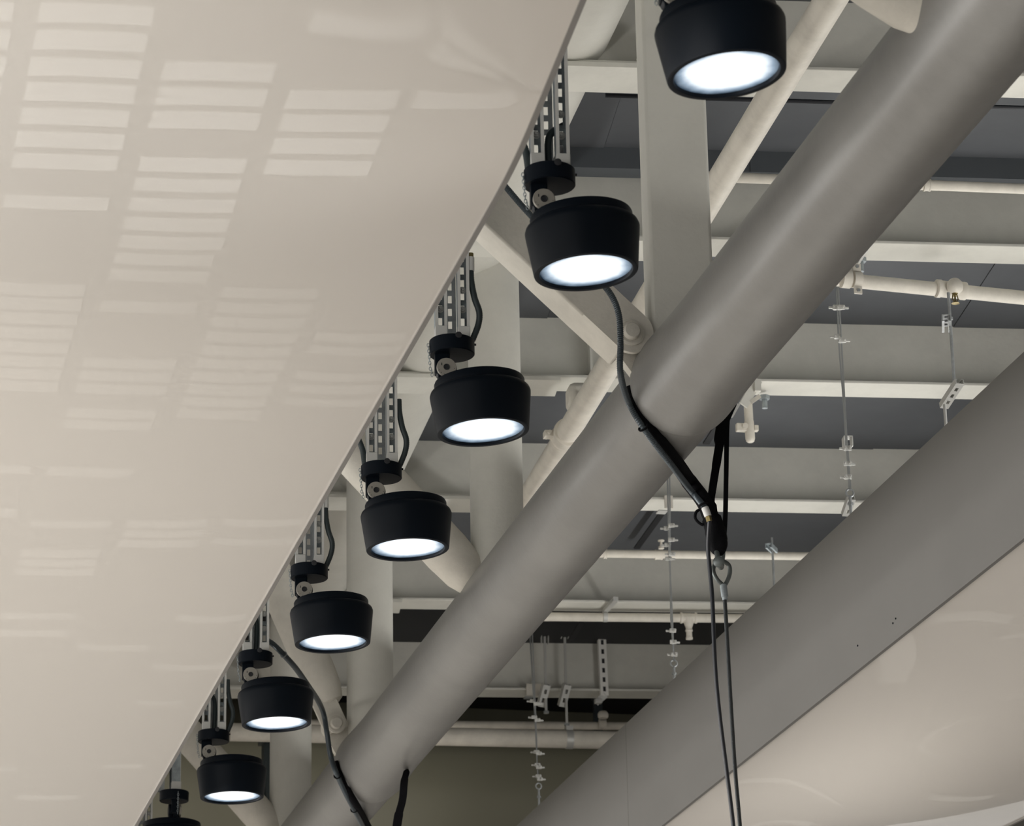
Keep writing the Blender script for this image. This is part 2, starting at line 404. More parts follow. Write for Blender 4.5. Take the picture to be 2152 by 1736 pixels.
# ================================================================== pipe truss
RP = 0.178; XP = 3.096; ZP = 3.9
YN = [10.455, 13.335, 16.27, 18.75]
tr = thing('pipe_truss', 'big diagonal tubular truss with pale posts behind the row of lamps', 'truss', (XP, 12, ZP))
def chord_seg(y0, y1):
    k = RP
    pr = [(k, y0), (k, y1 - 0.55), (k * 1.012, y1 - 0.40), (k * 1.04, y1 - 0.20), (k * 1.062, y1 - 0.07), (k * 1.064, y1 - 0.03), (k * 1.055, y1), (k * 1.03, y1 + 0.018), (k * 0.99, y1 + 0.03)]
    return MB().lathe(pr, (XP, 0, ZP), (0, 1, 0), 64)
for a, b in ((4.0, YN[0]), (YN[0], YN[2]), (YN[2], 23.0)):
    chord_seg(a, b).build('bottom_chord', 'chord_paint', tr)
u0, u1 = atz(1233, -47, 5.585), atz(781, 967, 5.585); ud = (u1 - u0).normalized()
MB().cyl(u0 - ud * 5, u1 + ud * 5, RP, 48).build('top_chord', 'post_paint', tr)
def chord_x(y): return u0.x + (y - u0.y) * (ud.x / ud.y)
for i, y in enumerate(YN):
    top = V((XP, y, 5.72)); bot = V((XP, y, ZP + 0.05))
    if i == 0:
        MB().sbox(bot, top, 0.222, 0.16, BV).build('post', 'post_paint', tr, bevel=0.012)
    else:
        MB().cyl(bot, top, (0, 0.115, 0.119, 0.121)[i], 40).build('post', 'post_paint', tr)
# post nearer than the first node (only its foot shows at the top right)
yn0 = 7.57
pb = V((XP, yn0, ZP))
MB().cyl(pb + V((0, 0, 0.05)), V((XP, yn0, 5.72)), 0.115, 32).build('post', 'post_paint', tr)
# transverse braces with gusset plates and pins
def gusset(y, pin, dirv, plate_w, r_pin):
    """tab plate from the chord to the pin, plus pin head and washer, in the transverse plane"""
    c = V((XP, y, ZP)); n = V((0, -1, 0))
    d = (pin - c); d.y = 0; L = d.length; d.normalize(); s = V((-d.z, 0, d.x))
    pts = [c + d * 0.10 - s * 0.11, c + d * 0.10 + s * 0.11]
    tip = []
    for k in range(13):
        a = math.pi / 2 - math.pi * k / 12; tip.append(c + d * L + s * (plate_w * math.sin(a)) + d * (plate_w * math.cos(a)))
    g = MB().poly([p + n * 0.02 for p in [pts[0]] + tip[::-1] + [pts[1]]], -n * 0.04); g.build('gusset_plate', 'brace_paint', tr)
    pc = c + d * L
    w = MB().lathe([(r_pin * 1.75, 0), (r_pin * 1.75, 0.012), (r_pin * 1.45, 0.016), (r_pin * 1.42, 0.014), (r_pin * 1.1, 0.014), (r_pin * 1.08, 0.026), (r_pin * 0.9, 0.034), (0.0001, 0.036)], pc + n * 0.075, n, 32)
    w.build('pin', 'brace_paint', tr)
    return pc
y = YN[0]
pin1 = aty(1327, 697, y - 0.09); pin1.y = y
gusset(y, pin1, None, 0.062, 0.028)
# box brace at the first node: built from its measured edges on the near face
yb = y - 0.07
pA, pB = aty(1028, 480, yb), aty(1310, 742, yb)       # near lower edge
dd = (pB - pA).normalized(); up = V((-dd.z, 0, dd.x)); up = up if up.z > 0 else -up
hgt = 0.155; dep = 0.155
a0 = pA - dd * 1.35; a1 = pA + dd * ((pin1 - pA).dot(dd) + 0.02)
MB().box((a0 + a1) / 2 + up * (hgt / 2) + V((0, dep / 2, 0)), ((a1 - a0).length, dep, hgt), (dd, V((0, 1, 0)), up)).build('brace', 'brace_paint', tr, bevel=0.008)
fg = [a1 - dd * 0.02, a1 + up * hgt - dd * 0.02]; cc = a1 + up * (hgt / 2) - dd * 0.02
pts = []
for k in range(17):
    a = -math.pi / 2 + math.pi * k / 16; pts.append(cc + up * (hgt / 2 * math.sin(a)) + dd * (hgt / 2 * math.cos(a)))
MB().poly([p + V((0, -0.012, 0)) for p in [pts[0] - dd * 0.16] + pts + [pts[-1] - dd * 0.16]], V((0, 0.018, 0))).build('end_plate', 'brace_paint', tr)
# round braces at the other nodes
def round_brace(y, e0, e1, r, back=1.6):
    p, q = aty(*e0, y), aty(*e1, y); d = (q - p).normalized()
    q2 = q + d * 0.02
    m = MB().tube([p - d * back, q2 - d * 0.20, q2 - d * 0.09, q2 - d * 0.02, q2], [r, r, r * 0.93, r * 0.72, r * 0.4], 36)
    m.build('brace', 'brace_paint', tr)
round_brace(7.57, (1831, -64), (1965, 32), 0.098, 0.25)
round_brace(YN[1], (865, 1080), (1000, 1225), 0.103)
round_brace(YN[2], (640, 1355), (693, 1475), 0.098)
pin3 = aty(707, 1520, YN[2] - 0.09); pin3.y = YN[2]
gusset(YN[2], pin3, None, 0.062, 0.028)
q3 = aty(668, 1500, YN[2] - 0.03); d3 = (pin3 - aty(660, 1440, YN[2])); d3.y = 0; d3.normalize(); s3 = V((-d3.z, 0, d3.x))
MB().box(pin3 - d3 * 0.10 + V((0, -0.045, 0)), (0.26, 0.02, 0.13), (d3, V((0, 1, 0)), s3)).build('end_plate', 'brace_paint', tr, bevel=0.004)
round_brace(YN[3], (480, 1640), (600, 1775), 0.098)
# bolted plate under the top chord near the first beam
pl = atz(1325, 125, 5.5)
for px, py in ((1325, 20), (1325, 122), (1325, 155)):
    bp = atz(px, py, ZB + 0.16)
    p = BP[0] - BV * 0.115 + BU * ((bp.x - 3.2)); p.z = aty(px, py, p.y).z
    MB().lathe([(0.026, 0), (0.026, 0.012), (0.018, 0.013), (0.017, 0.03), (0.0001, 0.034)], p + BV * 0.02, -BV, 6).build('bolt', 'beam_paint', tr)

def hit_pipe(px, py, off=0.0):
    d = ray(px, py).normalized(); R = RP + off
    a = d.x * d.x + d.z * d.z; b = -2 * (d.x * XP + d.z * ZP); c = XP * XP + ZP * ZP - R * R
    q = b * b - 4 * a * c
    if q < 0:
        t = -b / (2 * a)
    else: t = (-b - math.sqrt(q)) / (2 * a)
    return d * t

# ================================================================== lamps
LX = V((1, 0, 0)); LY = V((0, 1, 0)); LZ = V((0, 0, 1))
AX3 = (LX, LY, LZ)
def strut(cx_, cy_, z0, L, parent, front=True):
    w = 0.041; t = 0.003; m = MB()
    if front:
        for sg in (-1, 1):
            m.box((cx_ + sg * (w / 2 - t / 2), cy_ + 0.0205, z0 + L / 2), (t, w, L))
            m.box((cx_ + sg * (w / 2 - 0.005), cy_ + t / 2, z0 + L / 2), (0.010, t, L))
        m.ladder((cx_, cy_ + 0.041, z0), w, L, t, 0.0135, 0.027, 0.0466, AX3)
    else:
        m.ladder((cx_, cy_, z0), w, L, t, 0.0135, 0.027, 0.0466, AX3)
        for sg in (-1, 1):
            m.box((cx_ + sg * (w / 2 - t / 2), cy_ + 0.0205, z0 + L / 2), (t, w, L))
    o = m.build('strut_channel', 'zinc' if not front else 'zinc_dark', parent)
    if front:
        lips = MB()
        for sg in (-1, 1): lips.box((cx_ + sg * (w / 2 - 0.0052), cy_ - 0.001, z0 + L / 2), (0.0102, 0.002, L))
        lips.build('lip', 'zinc_bright', o)
        for zb in (0.075, 0.145):
            MB().lathe([(0.013, 0), (0.013, 0.003), (0.0085, 0.0035), (0.0085, 0.011), (0.005, 0.0115), (0.005, 0.018), (0.0001, 0.0185)], (cx_, cy_ + 0.038, z0 + zb), (0, -1, 0), 12).build('bolt', 'zinc_bright', o)
    return o
def make_lamp():
    r = thing('spotlight', '', 'lamp')
    # canopy
    cn = MB().lathe([(0.0001, 0.0), (0.0735, 0.0), (0.0765, -0.003), (0.0765, -0.049), (0.0735, -0.052), (0.0001, -0.052)], (0, 0, 0), (0, 0, 1), 48).build('canopy', 'black_paint', r)
    MB().lathe([(0.011, 0), (0.011, 0.004), (0.006, 0.005), (0.0001, 0.005)], (0.016, -0.0745, -0.006), (0, -1, 0), 14).build('screw', 'black_inner', cn)
    MB().cyl((0.075, 0, -0.012), (0.082, 0, -0.012), 0.004, 8).build('screw', 'black_inner', cn)
    # mounting brackets and struts
    for x in (-0.037, 0.039):
        MB().box((x, -0.005, 0.022), (0.042, 0.05, 0.044)).build('mounting_bracket', 'zinc_bright', r, bevel=0.002)
        strut(x, -0.025, 0.043, 1.74, r)
    strut(0.0, 0.055, 0.0, 1.785, r, front=False)
    # knuckle
    kx, kz = -0.022, -0.106
    ar = MB().box((kx - 0.012, 0.0, -0.085), (0.05, 0.036, 0.075)); ar.cyl((kx, -0.02, kz), (kx, 0.02, kz), 0.036, 24)
    ar.build('knuckle_arm', 'black_paint', r, bevel=0.003)
    dk = MB().lathe([(0.0001, 0.0), (0.0318, 0.0), (0.033, 0.0015), (0.033, 0.010), (0.0001, 0.010)], (kx, -0.034, kz), (0, 1, 0), 40).build('knuckle_disc', 'disc_plate', r)
    MB().lathe([(0.0105, 0), (0.0105, 0.003), (0.0085, 0.0032), (0.007, 0.0015), (0.0001, 0.0012)], (kx, -0.034, kz), (0, -1, 0), 20).build('disc_bolt', 'black_inner', dk)
    mk = MB()
    for k in range(7):
        a = math.radians(205 + k * 24); mk.cyl((kx + 0.027 * math.cos(a), -0.0335, kz + 0.027 * math.sin(a)), (kx + 0.027 * math.cos(a), -0.0346, kz + 0.027 * math.sin(a)), 0.0013, 8)
    mk.box((kx - 0.016, -0.0342, kz + 0.010), (0.003, 0.0012, 0.009)); mk.build('scale_marks', 'black_inner', dk)
    # head: origin at the knuckle so that it can be tilted
    hx, top = 0.110, -0.072
    H = MB().lathe([(0.10, 0.0), (0.148, 0.0), (0.160, -0.003), (0.1665, -0.009), (0.170, -0.019), (0.1695, -0.028), (0.1545, -0.148), (0.1535, -0.152), (0.150, -0.1535), (0.1385, -0.1525), (0.1365, -0.149), (0.1365, -0.128), (0.1, -0.120)],
                    (hx, 0, top), (0, 0, 1), 72).build('housing', 'black_paint', r, origin=(0, 0, 0))
    H.location = (kx, 0, kz)
    MB().lathe([(0.0001, 0.032), (0.140, 0.032), (0.1495, 0.028), (0.1525, 0.022), (0.1525, -0.002), (0.12, -0.002)], (hx, 0, top), (0, 0, 1), 64).build('rear_cap', 'black_paint', H, origin=(0, 0, 0))
    L = MB().lathe([(0.0001, -0.1385), (0.03, -0.1387), (0.06, -0.1392), (0.09, -0.140), (0.11, -0.1408), (0.125, -0.1416), (0.1362, -0.1425)], (hx, 0, top), (0, 0, 1), 64, caps=False).build('lens', 'lamp_lens', H, origin=(0, 0, 0))
    at_ = L.data.attributes.new('radial', 'FLOAT', 'POINT')
    for i, v in enumerate(L.data.vertices): at_.data[i].value = min(1, math.hypot(v.co.x - hx, v.co.y) / 0.1362)
    fork = MB().box((0.004, 0.022, -0.030), (0.05, 0.016, 0.075)); fork.box((0.012, 0, -0.048), (0.07, 0.05, 0.03)); fork.cyl((0, 0.014, 0), (0, 0.032, 0), 0.033, 24)
    fork.box((-0.006, -0.006, -0.035), (0.045, 0.028, 0.06))
    fork.build('head_bracket', 'black_paint', H, origin=(0, 0, 0), bevel=0.003)
    ch = MB()
    for k in range(11):
        z = -0.022 - k * 0.0105; nrm = (0, 1, 0) if k % 2 == 0 else (1, 0, 0)
        ch.torus((-0.081 + 0.0008 * k + (0.004 if k > 8 else 0), -0.012, z), 0.0072, 0.0013, nrm, 10, 5, up=(0, 0, 1), sx=0.55)
    ch.build('safety_chain', 'zinc_dark', r)
    ld = bpy.data.lights.new('lamp_beam', 'SPOT'); ld.energy = SPOT_W; ld.spot_size = math.radians(75); ld.spot_blend = 0.8; ld.shadow_soft_size = 0.1; ld.color = (1.0, 0.985, 0.96)
    lo = bpy.data.objects.new('lamp_beam', ld); COL.objects.link(lo); lo.parent = H; lo.location = (hx, 0, top - 0.16)
    return r
SPOT_W = 600
def kids(o): return [c for c in bpy.data.objects if c.parent == o]
def copy_tree(o, parent=None):
    c = o.copy(); COL.objects.link(c); c.parent = parent
    for k in list(kids(o)): copy_tree(k, c)
    return c
LAMPS = [(1430, -81, -5.5, 'large black spotlight cropped by the top edge of the picture, nearest of the row'),
         (1154.5, 358, -3.6, 'second nearest black spotlight, in front of the bolted diagonal box brace'),
         (949.5, 716.5, -3.5, 'black spotlight in front of the round pale post, third from the top'),
         (801.5, 979, -2.2, 'black spotlight overlapping the tubular brace, fourth from the top'),
         (650, 1191, -2.0, 'black spotlight in the middle of the row, directly above the one with the cable'),
         (537, 1373, -2.0, 'black spotlight with a grey conduit running down behind its right rim'),
         (449, 1538, -1.2, 'small black spotlight, the lowest whose glowing lens is visible'),
         (366, 1664, 0.0, 'black spotlight cropped by the bottom edge, its joint turned sideways'),
         (297, 1778, 0.0, 'farthest black spotlight, only its hanging rails show at the bottom edge')]
ZL = 3.937
proto = make_lamp(); LROOT = []
for i, (px, py, tilt, lab) in enumerate(LAMPS):
    o = proto if i == 0 else copy_tree(proto)
    o['label'] = lab; o['group'] = 'spotlights in a row'
    o.location = atz(px, py, ZL); o.rotation_euler = (0, 0, BA - (math.radians(-96) if i == 7 else 0))
    for k in kids(o):
        if k.name.startswith('housing'): k.rotation_euler = (0, math.radians(tilt), 0)
    LROOT.append(o)
# short flexible hoses between the rails and the canopies
def hose(i, pts, name='flex_hose'):
    corrugated([V(p) for p in pts], 0.0115, 0.007, 0.10, 10).build(name, 'flex_dark', LROOT[i], origin=(0, 0, 0))
RH = [(0.066, -0.01, 0.26), (0.068, -0.012, 0.21), (0.078, -0.015, 0.15), (0.093, -0.015, 0.10), (0.089, -0.01, 0.055), (0.068, -0.005, 0.0)]
LH = [(-0.105, 0.0, 0.20), (-0.090, 0.0, 0.12), (-0.070, 0.0, 0.06), (-0.062, 0.0, 0.0)]
for i in (2, 3, 4, 6): hose(i, RH)
for i in (1, 3): hose(i, LH)
hose(1, [(0.05, 0.03, 0.16), (0.012, 0.02, 0.13), (0.0, 0.015, 0.09), (0.002, 0.015, 0.0)])
for i in (5, 6, 7): hose(i, [(-0.02, 0.03, 0.20), (0.002, 0.02, 0.16), (0.004, 0.015, 0.08), (0.0, 0.015, 0.0)])
for i in (2, 4):
    MB().cyl((0.066, -0.01, 0.25), (0.066, -0.01, 0.30), 0.0135, 14).build('hose_fitting', 'white_fitting', LROOT[i], origin=(0, 0, 0))
    MB().cyl((0.066, -0.01, 0.30), (0.066, -0.01, 0.315), 0.011, 14).build('hose_nut', 'brass', LROOT[i], origin=(0, 0, 0))
# ================================================================== pipes
def on_beam_line(px, py, z): return atz(px, py, z)
def pipe_run(name, label, p, q, r, cat='pipe', m='pipe_paint', n=24, group='sprinkler pipes'):
    t = thing(name, label, cat, (p + q) / 2, group)
    MB().cyl(p, q, r, n).build('pipe', m, t)
    return t
def collar(t, c, d, r, L, extra=0.18, m='pipe_paint', name='coupling'):
    d = d.normalized(); k = r * (1 + extra)
    MB().lathe([(r, 0), (k * 1.06, 0.001), (k * 1.06, L * 0.22), (k, L * 0.26), (k, L * 0.74), (k * 1.06, L * 0.78), (k * 1.06, L - 0.001), (r, L)], c - d * (L / 2), d, 24).build(name, m, t)
# sprinkler main running beside the truss
m0, m1 = atz(1745, 0, 5.22), atz(1190, 915, 5.22); dm = (m1 - m0).normalized()
t = pipe_run('sprinkler_main', 'long pale sprinkler main running diagonally behind the truss post', m0 - dm * 3, m1 + dm * 3, 0.057)
cc = m1
collar(t, cc, dm, 0.057, 0.11)
for sg in (-1, 1):
    sd = dm.cross(ZU).normalized() * sg
    lug = MB().box(cc + sd * 0.085, (0.05, 0.055, 0.03), (sd, dm, ZU)); lug.cyl(cc + sd * 0.09 - dm * 0.05, cc + sd * 0.09 + dm * 0.05, 0.009, 10); lug.build('coupling_lug', 'pipe_paint', t)
tee = atz(1225, 855, 5.24)
MB().box(tee + V((-0.02, 0.02, 0.05)), (0.10, 0.13, 0.13), (BU, dm, ZU)).build('fireproof_lump', 'brace_paint', t, bevel=0.03)
sv = atz(1349, 640, 5.25)
MB().lathe([(0.018, -0.03), (0.024, -0.02), (0.024, 0.0), (0.03, 0.002), (0.03, 0.016), (0.014, 0.02), (0.012, 0.045), (0.018, 0.047), (0.0001, 0.055)], sv, (0, 0, 1), 16).build('sprinkler_valve', 'pipe_paint', t)
# branch pipes
def branch(name, label, a, b, z, r, ext=(0.0, 1.5)):
    p, q = atz(*a, z), atz(*b, z); d = (q - p).normalized()
    return pipe_run(name, label, p - d * ext[0], q + d * ext[1], r), p, q, d
t1, p, q, d = branch('sprinkler_branch_pipe', 'pale sprinkler pipe carrying the round bulb fitting at the right', (1690, 580), (2152, 626), 5.24, 0.031, (0.35, 1.5))
f1 = atz(1998, 609, 5.24)
MB().lathe([(0.036, -0.07), (0.040, -0.068), (0.040, -0.05), (0.037, -0.045), (0.037, 0.045), (0.040, 0.05), (0.040, 0.068), (0.036, 0.07)], f1, d, 24).build('tee_fitting', 'pipe_paint', t1)
MB().lathe([(0.0001, -0.032), (0.02, -0.030), (0.032, -0.018), (0.036, 0.0), (0.033, 0.018), (0.022, 0.032), (0.0001, 0.036)], f1 + V((0, -0.05, -0.005)), (0, 0.1, 1), 24).build('bulb_fitting', 'pipe_paint', t1)
sp = f1 + V((0, -0.045, -0.035))
hd = MB().lathe([(0.016, 0.012), (0.016, 0.0), (0.011, -0.002), (0.011, -0.012), (0.004, -0.013), (0.004, -0.04), (0.014, -0.042), (0.018, -0.046), (0.0001, -0.048)], sp, (0, 0, 1), 16)
for sg in (-1, 1): hd.tube([sp + V((sg * 0.010, 0, -0.008)), sp + V((sg * 0.013, 0, -0.025)), sp + V((sg * 0.004, 0, -0.042))], 0.0028, 6)
hd.build('sprinkler_head', 'brass', t1)
cl = atz(1800, 588, 5.24)
ck = MB().lathe([(0.031, -0.018), (0.036, -0.018), (0.036, 0.018), (0.031, 0.018)], cl, d, 24)
for sg in (-1, 1): ck.box(cl + ZU * (sg * 0.052) + V((0, -0.012, 0)), (0.036, 0.008, 0.035), (d, V((0, 1, 0)), ZU))
ck.build('pipe_clamp', 'pipe_paint', t1)
cl2 = atz(1777, 586, 5.24)
MB().lathe([(0.031, -0.02), (0.041, -0.02), (0.041, 0.02), (0.031, 0.02)], cl2, d, 24).build('coupling', 'pipe_paint', t1)
for sg in (-1, 1):
    c_ = cl + ZU * (sg * 0.055) + V((0, -0.017, 0)); MB().cyl(c_, c_ + V((0, -0.006, 0)), 0.008, 6).build('clamp_bolt', 'zinc', t1)

t2, p, q, d = branch('sprinkler_branch_pipe', 'thin pale pipe along the second beam, upper right', (1474, 370.5), (2152, 397), 5.36, 0.0215, (0.0, 1.5))
collar(t2, atz(1948, 389, 5.36), d, 0.0215, 0.03)
t3, p, q, d = branch('sprinkler_branch_pipe', 'pale pipe with a small valve, behind the hanging black strap', (1230, 1163), (1690, 1169), 5.25, 0.0225, (0.25, 1.5))
collar(t3, atz(1384, 1166, 5.25), d, 0.0225, 0.045)
vv = atz(1390, 1160, 5.25)
MB().lathe([(0.016, 0), (0.016, 0.012), (0.008, 0.014), (0.006, 0.04), (0.018, 0.042), (0.018, 0.048), (0.0001, 0.05)], vv + ZU * 0.018, (0, 0, 1), 14).build('valve', 'pipe_paint', t3)
collar(t3, atz(1272, 1164, 5.25), d, 0.0225, 0.02)
t4, p, q, d = branch('sprinkler_branch_pipe', 'pale pipe with a hanging sprinkler drop, along the fifth beam', (1120, 1296), (1560, 1300), 5.345, 0.0262, (0.1, 1.5))
te = atz(1447, 1299, 5.345)
MB().lathe([(0.03, -0.05), (0.033, -0.049), (0.033, -0.038), (0.029, -0.035), (0.029, 0.035), (0.033, 0.038), (0.033, 0.049), (0.03, 0.05)], te, d, 24).build('tee_fitting', 'pipe_paint', t4)
MB().lathe([(0.036, 0.0), (0.030, -0.03), (0.021, -0.055), (0.019, -0.06), (0.019, -0.07), (0.022, -0.073), (0.022, -0.082), (0.018, -0.085), (0.018, -0.115), (0.021, -0.118), (0.021, -0.13), (0.0001, -0.133)], te, (0, 0, 1), 20).build('sprinkler_drop', 'pipe_paint', t4)
cl = atz(1272, 1297, 5.345); MB().sbox(cl + V((0, 0.01, 0.040)), cl + V((0, -0.25, 0.0405)), 0.03, 0.026, ZU).build('beam_strap', 'zinc_bright', t4); MB().lathe([(0.0255, -0.012), (0.030, -0.012), (0.030, 0.012), (0.0255, 0.012)], cl, d, 20).build('pipe_clamp', 'zinc_bright', t4)
YB6 = front(5, 1190, 1440, 0.05); ZB6 = aty(1196, 1554, YB6).z
t5, p, q, d = branch('sprinkler_branch_pipe', 'thick pale pipe low in the middle, held by a white clamp', (880, 1547), (1300, 1556), ZB6, 0.058, (1.2, 1.5))
cl = atz(1196, 1554, ZB6)
ck = MB().lathe([(0.058, -0.022), (0.062, -0.022), (0.062, 0.022), (0.058, 0.022)], cl, d, 28); ck.box(cl + ZU * 0.07, (0.045, 0.05, 0.03), (d, V((0, 1, 0)), ZU)); ck.build('pipe_clamp', 'zinc_bright', t5)
t6, p, q, d = branch('sprinkler_branch_pipe', 'slender pale pipe just above the thick low pipe', (940, 1523), (1330, 1526), 5.35, 0.027, (1.2, 1.5))
collar(t6, atz(1266, 1522, 5.35), d, 0.027, 0.05)
MB().lathe([(0.03, 0), (0.036, 0.01), (0.036, 0.03), (0.025, 0.045), (0.0001, 0.05)], atz(1266, 1517, 5.35) + V((0, -0.02, 0.02)), (0, 0, 1), 16).build('outlet', 'pipe_paint', t6)
# short vertical pipes seen in the gaps between beams
for (px, y0, y1, r, lab) in ((1965, 325, 380, 0.022, 'short upright pipe stub at the right, above the thin pipe'), (1752, 608, 692, 0.020, 'short upright pipe stub beside the big truss tube'), (1419, 1076, 1160, 0.022, 'short upright pipe behind the middle wire hanger'),
                             (1286, 1300, 1345, 0.024, 'short upright pipe above the vertical slotted bar')):
    tp = V((0, BP[{1965: 1, 1752: 2, 1419: 4, 1286: 5}[px]].y + 0.12, 0)); bt = aty(px + 2, y1, tp.y)
    s_ = thing('pipe_stub', lab, 'pipe', bt, 'upright pipe stubs')
    tp.x = bt.x; MB().cyl(bt - ZU * 0.02, V((bt.x, bt.y, ZD + 0.02)), r, 20).build('pipe', 'pipe_paint', s_)
    MB().lathe([(r, 0), (r * 1.2, 0.002), (r * 1.2, 0.03), (r, 0.032)], V((bt.x, bt.y, ZD - 0.06)), (0, 0, 1), 20).build('collar', 'pipe_paint', s_)
# pendant pipe with side outlets beside the strap
pd0 = atz(1572, 852, 5.36); yd = pd0.y
pd = thing('pendant_pipe', 'pale pendant pipe with side outlets hanging right of the black strap', 'pipe', aty(1576, 928, yd))
a_, b_, c_ = aty(1572, 852, yd), aty(1574, 886, yd), aty(1577, 930, yd)
MB().cyl(a_ + ZU * 0.05, b_, 0.0215, 20).build('pipe', 'pipe_paint', pd)
MB().tube([b_ + ZU * 0.004, b_ - ZU * 0.004, c_ + ZU * 0.02, c_ + ZU * 0.006, c_], [0.0225, 0.024, 0.0235, 0.020, 0.012], 20).build('elbow', 'pipe_paint', pd)
e_ = aty(1576, 900, yd)
MB().box(e_ + V((-0.045, 0, 0)), (0.05, 0.03, 0.04), AX3).build('side_outlet', 'pipe_paint', pd, bevel=0.004)
MB().cyl(e_ + V((-0.03, -0.012, 0.003)), e_ + V((-0.03, -0.028, 0.003)), 0.014, 16).build('outlet_cap', 'pipe_paint', pd)
MB().box(e_ + V((0.03, 0, 0)), (0.022, 0.03, 0.03), AX3).build('side_outlet', 'pipe_paint', pd, bevel=0.004)

# ================================================================== hangers and brackets
def strut_bar(p, q, w, dep, parent, openv, name='strut_channel', m='zinc_bright', slot=True):
    """slotted channel from p to q; openv = direction the slotted face looks"""
    z = (q - p).normalized(); yv = (V(openv) - z * V(openv).dot(z)).normalized(); x = yv.cross(z).normalized(); L = (q - p).length
    mb = MB(); mb.ladder(p, w, L, 0.003, w * 0.36, w * 0.62, w * 1.2, (x, yv, z))
    for sg in (-1, 1):
        mb.box((p + q) / 2 + x * (sg * (w / 2 - 0.0015)) - yv * (dep / 2), (0.003, dep, L), (x, yv, z))
        mb.box((p + q) / 2 + x * (sg * (w / 2 - 0.005)) - yv * dep, (0.010, 0.003, L), (x, yv, z))
    return mb.build(name, m, parent)
def nut(c, d, r, parent, m='zinc', name='nut'):
    d = V(d).normalized(); return MB().cyl(c - d * r * 0.45, c + d * r * 0.45, r, 6).build(name, m, parent)
XC = XR + 0.14
# threaded rod with slotted channel, right
r0, r1 = atx(1999, 640, XC), atx(2006, 815, XC)
rh = thing('rod_hanger', 'threaded rod with a slotted channel bracket at the far right', 'hanger', atx(1986, 885, XC), 'rod hangers')
yv_ = r1.y
MB().cyl(V((r1.x, yv_, r0.z + 0.06)), r1 - ZU * 0.02, 0.0062, 10).build('rod', 'zinc', rh)
tb = V((r1.x, yv_, atx(2001, 668, XC).z))
strut_bar(tb + BV * -0.06 + BU * -0.03, tb + BV * 0.07 + BU * 0.0, 0.036, 0.026, rh, ZU, m='zinc'); nut(tb + ZU * 0.006, ZU, 0.012, rh)
s0, s1 = aty(2018, 806, yv_ - 0.10), aty(1984, 858, yv_ + 0.06)
strut_bar(s0, s1, 0.036, 0.022, rh, V((0, -0.3, -1)))
dr = aty(1985, 850, yv_); MB().cyl(dr, V((dr.x, dr.y, ZC + 0.012)), 0.0065, 10).build('rod', 'zinc_bright', rh)
nut(r1 - ZU * 0.02, ZU, 0.012, rh)
# hangers for the low thick pipe
yb6 = YB6
for px, y0, y1, lab in ((1188, 1318, 1552, 'threaded rod hanging the thick low pipe by its white clamp'), (1144, 1330, 1500, 'threaded rod hanger left of the pipe clamp rod')):
    a_ = aty(px, y0, yb6); b_ = aty(px + 4, y1, yb6)
    h_ = thing('rod_hanger', lab, 'hanger', b_, 'rod hangers')
    c_ = aty(px + 2, 1452, yb6)
    MB().cyl(V((b_.x, yb6, a_.z)), b_ + ZU * 0.06 if y1 > 1520 else b_, 0.0085, 10).build('rod', 'zinc_bright', h_)
    tp = V((b_.x, yb6, a_.z + 0.0))
    ch = MB()
    for sg in (-1, 1): ch.box(tp + BU * (sg * 0.022) + ZU * -0.03, (0.005, 0.05, 0.085), (BU, BV, ZU))
    ch.box(tp + ZU * 0.012, (0.048, 0.05, 0.005), (BU, BV, ZU)); ch.build('channel_clip', 'zinc_bright', h_)
    strut_bar(aty(px + 6, 1440, yb6 - 0.05), aty(px - 6, 1486, yb6 + 0.02), 0.048, 0.04, h_, V((0, -0.6, -1)))
    nut(b_ + ZU * (0.09 if y1 > 1520 else 0.01), ZU, 0.018, h_)
# vertical slotted bar on the lowest beam
sb = thing('slotted_bar', 'vertical slotted channel bar on the lowest beam', 'bracket', aty(1268, 1462, yb6 + 0.05))
yq = front(5, 1268, 1400, 0.012)
strut_bar(aty(1271, 1462, yq), aty(1265, 1336, yq), 0.052, 0.03, sb, V((0, -1, 0)), m='white_steel')
MB().sbox(aty(1271, 1462, yq) + V((0, 0.006, 0)), aty(1265, 1336, yq) + V((0, 0.006, 0)), 0.044, 0.004, V((0, 1, 0))).build('slot_shade', 'black_inner', sb)  # dark strip behind the slots, painting in the shade inside the channel
f_ = aty(1270, 1460, yq); MB().sbox(f_ + V((0.01, 0, 0)), f_ + V((-0.05, 0.03, -0.05)), 0.04, 0.006, V((0, 1, 0))).build('foot', 'zinc_bright', sb)
f_ = aty(1257, 1474, yq); MB().box(f_, (0.045, 0.04, 0.03)).build('foot_clip', 'zinc_bright', sb, bevel=0.004)
# wire rope hangers that carry the right ceiling
def clip(c, parent, s=1.0, flip=1):
    s = s * 1.25
    m = MB(); x = BU
    m.box(c + V((0, -0.006 * s, 0)), (0.026 * s, 0.008 * s, 0.016 * s), (x, BV, ZU))
    for sg in (-1, 1):
        m.cyl(c + x * (sg * 0.009 * s) + BV * (0.010 * s), c + x * (sg * 0.009 * s) - BV * (0.020 * s), 0.0026 * s, 6)
        m.cyl(c + x * (sg * 0.009 * s) - BV * (0.010 * s), c + x * (sg * 0.009 * s) - BV * (0.016 * s), 0.0058 * s, 6)
    m.torus(c + BV * (0.010 * s), 0.009 * s, 0.0026 * s, ZU, 8, 6, 0, math.pi, up=BV)
    m.box(c + x * (flip * 0.020 * s) + V((0, -0.004 * s, -0.002)), (0.016 * s, 0.006 * s, 0.007 * s), (x, BV, ZU))
    return m.build('cable_clip', 'zinc_bright', parent)
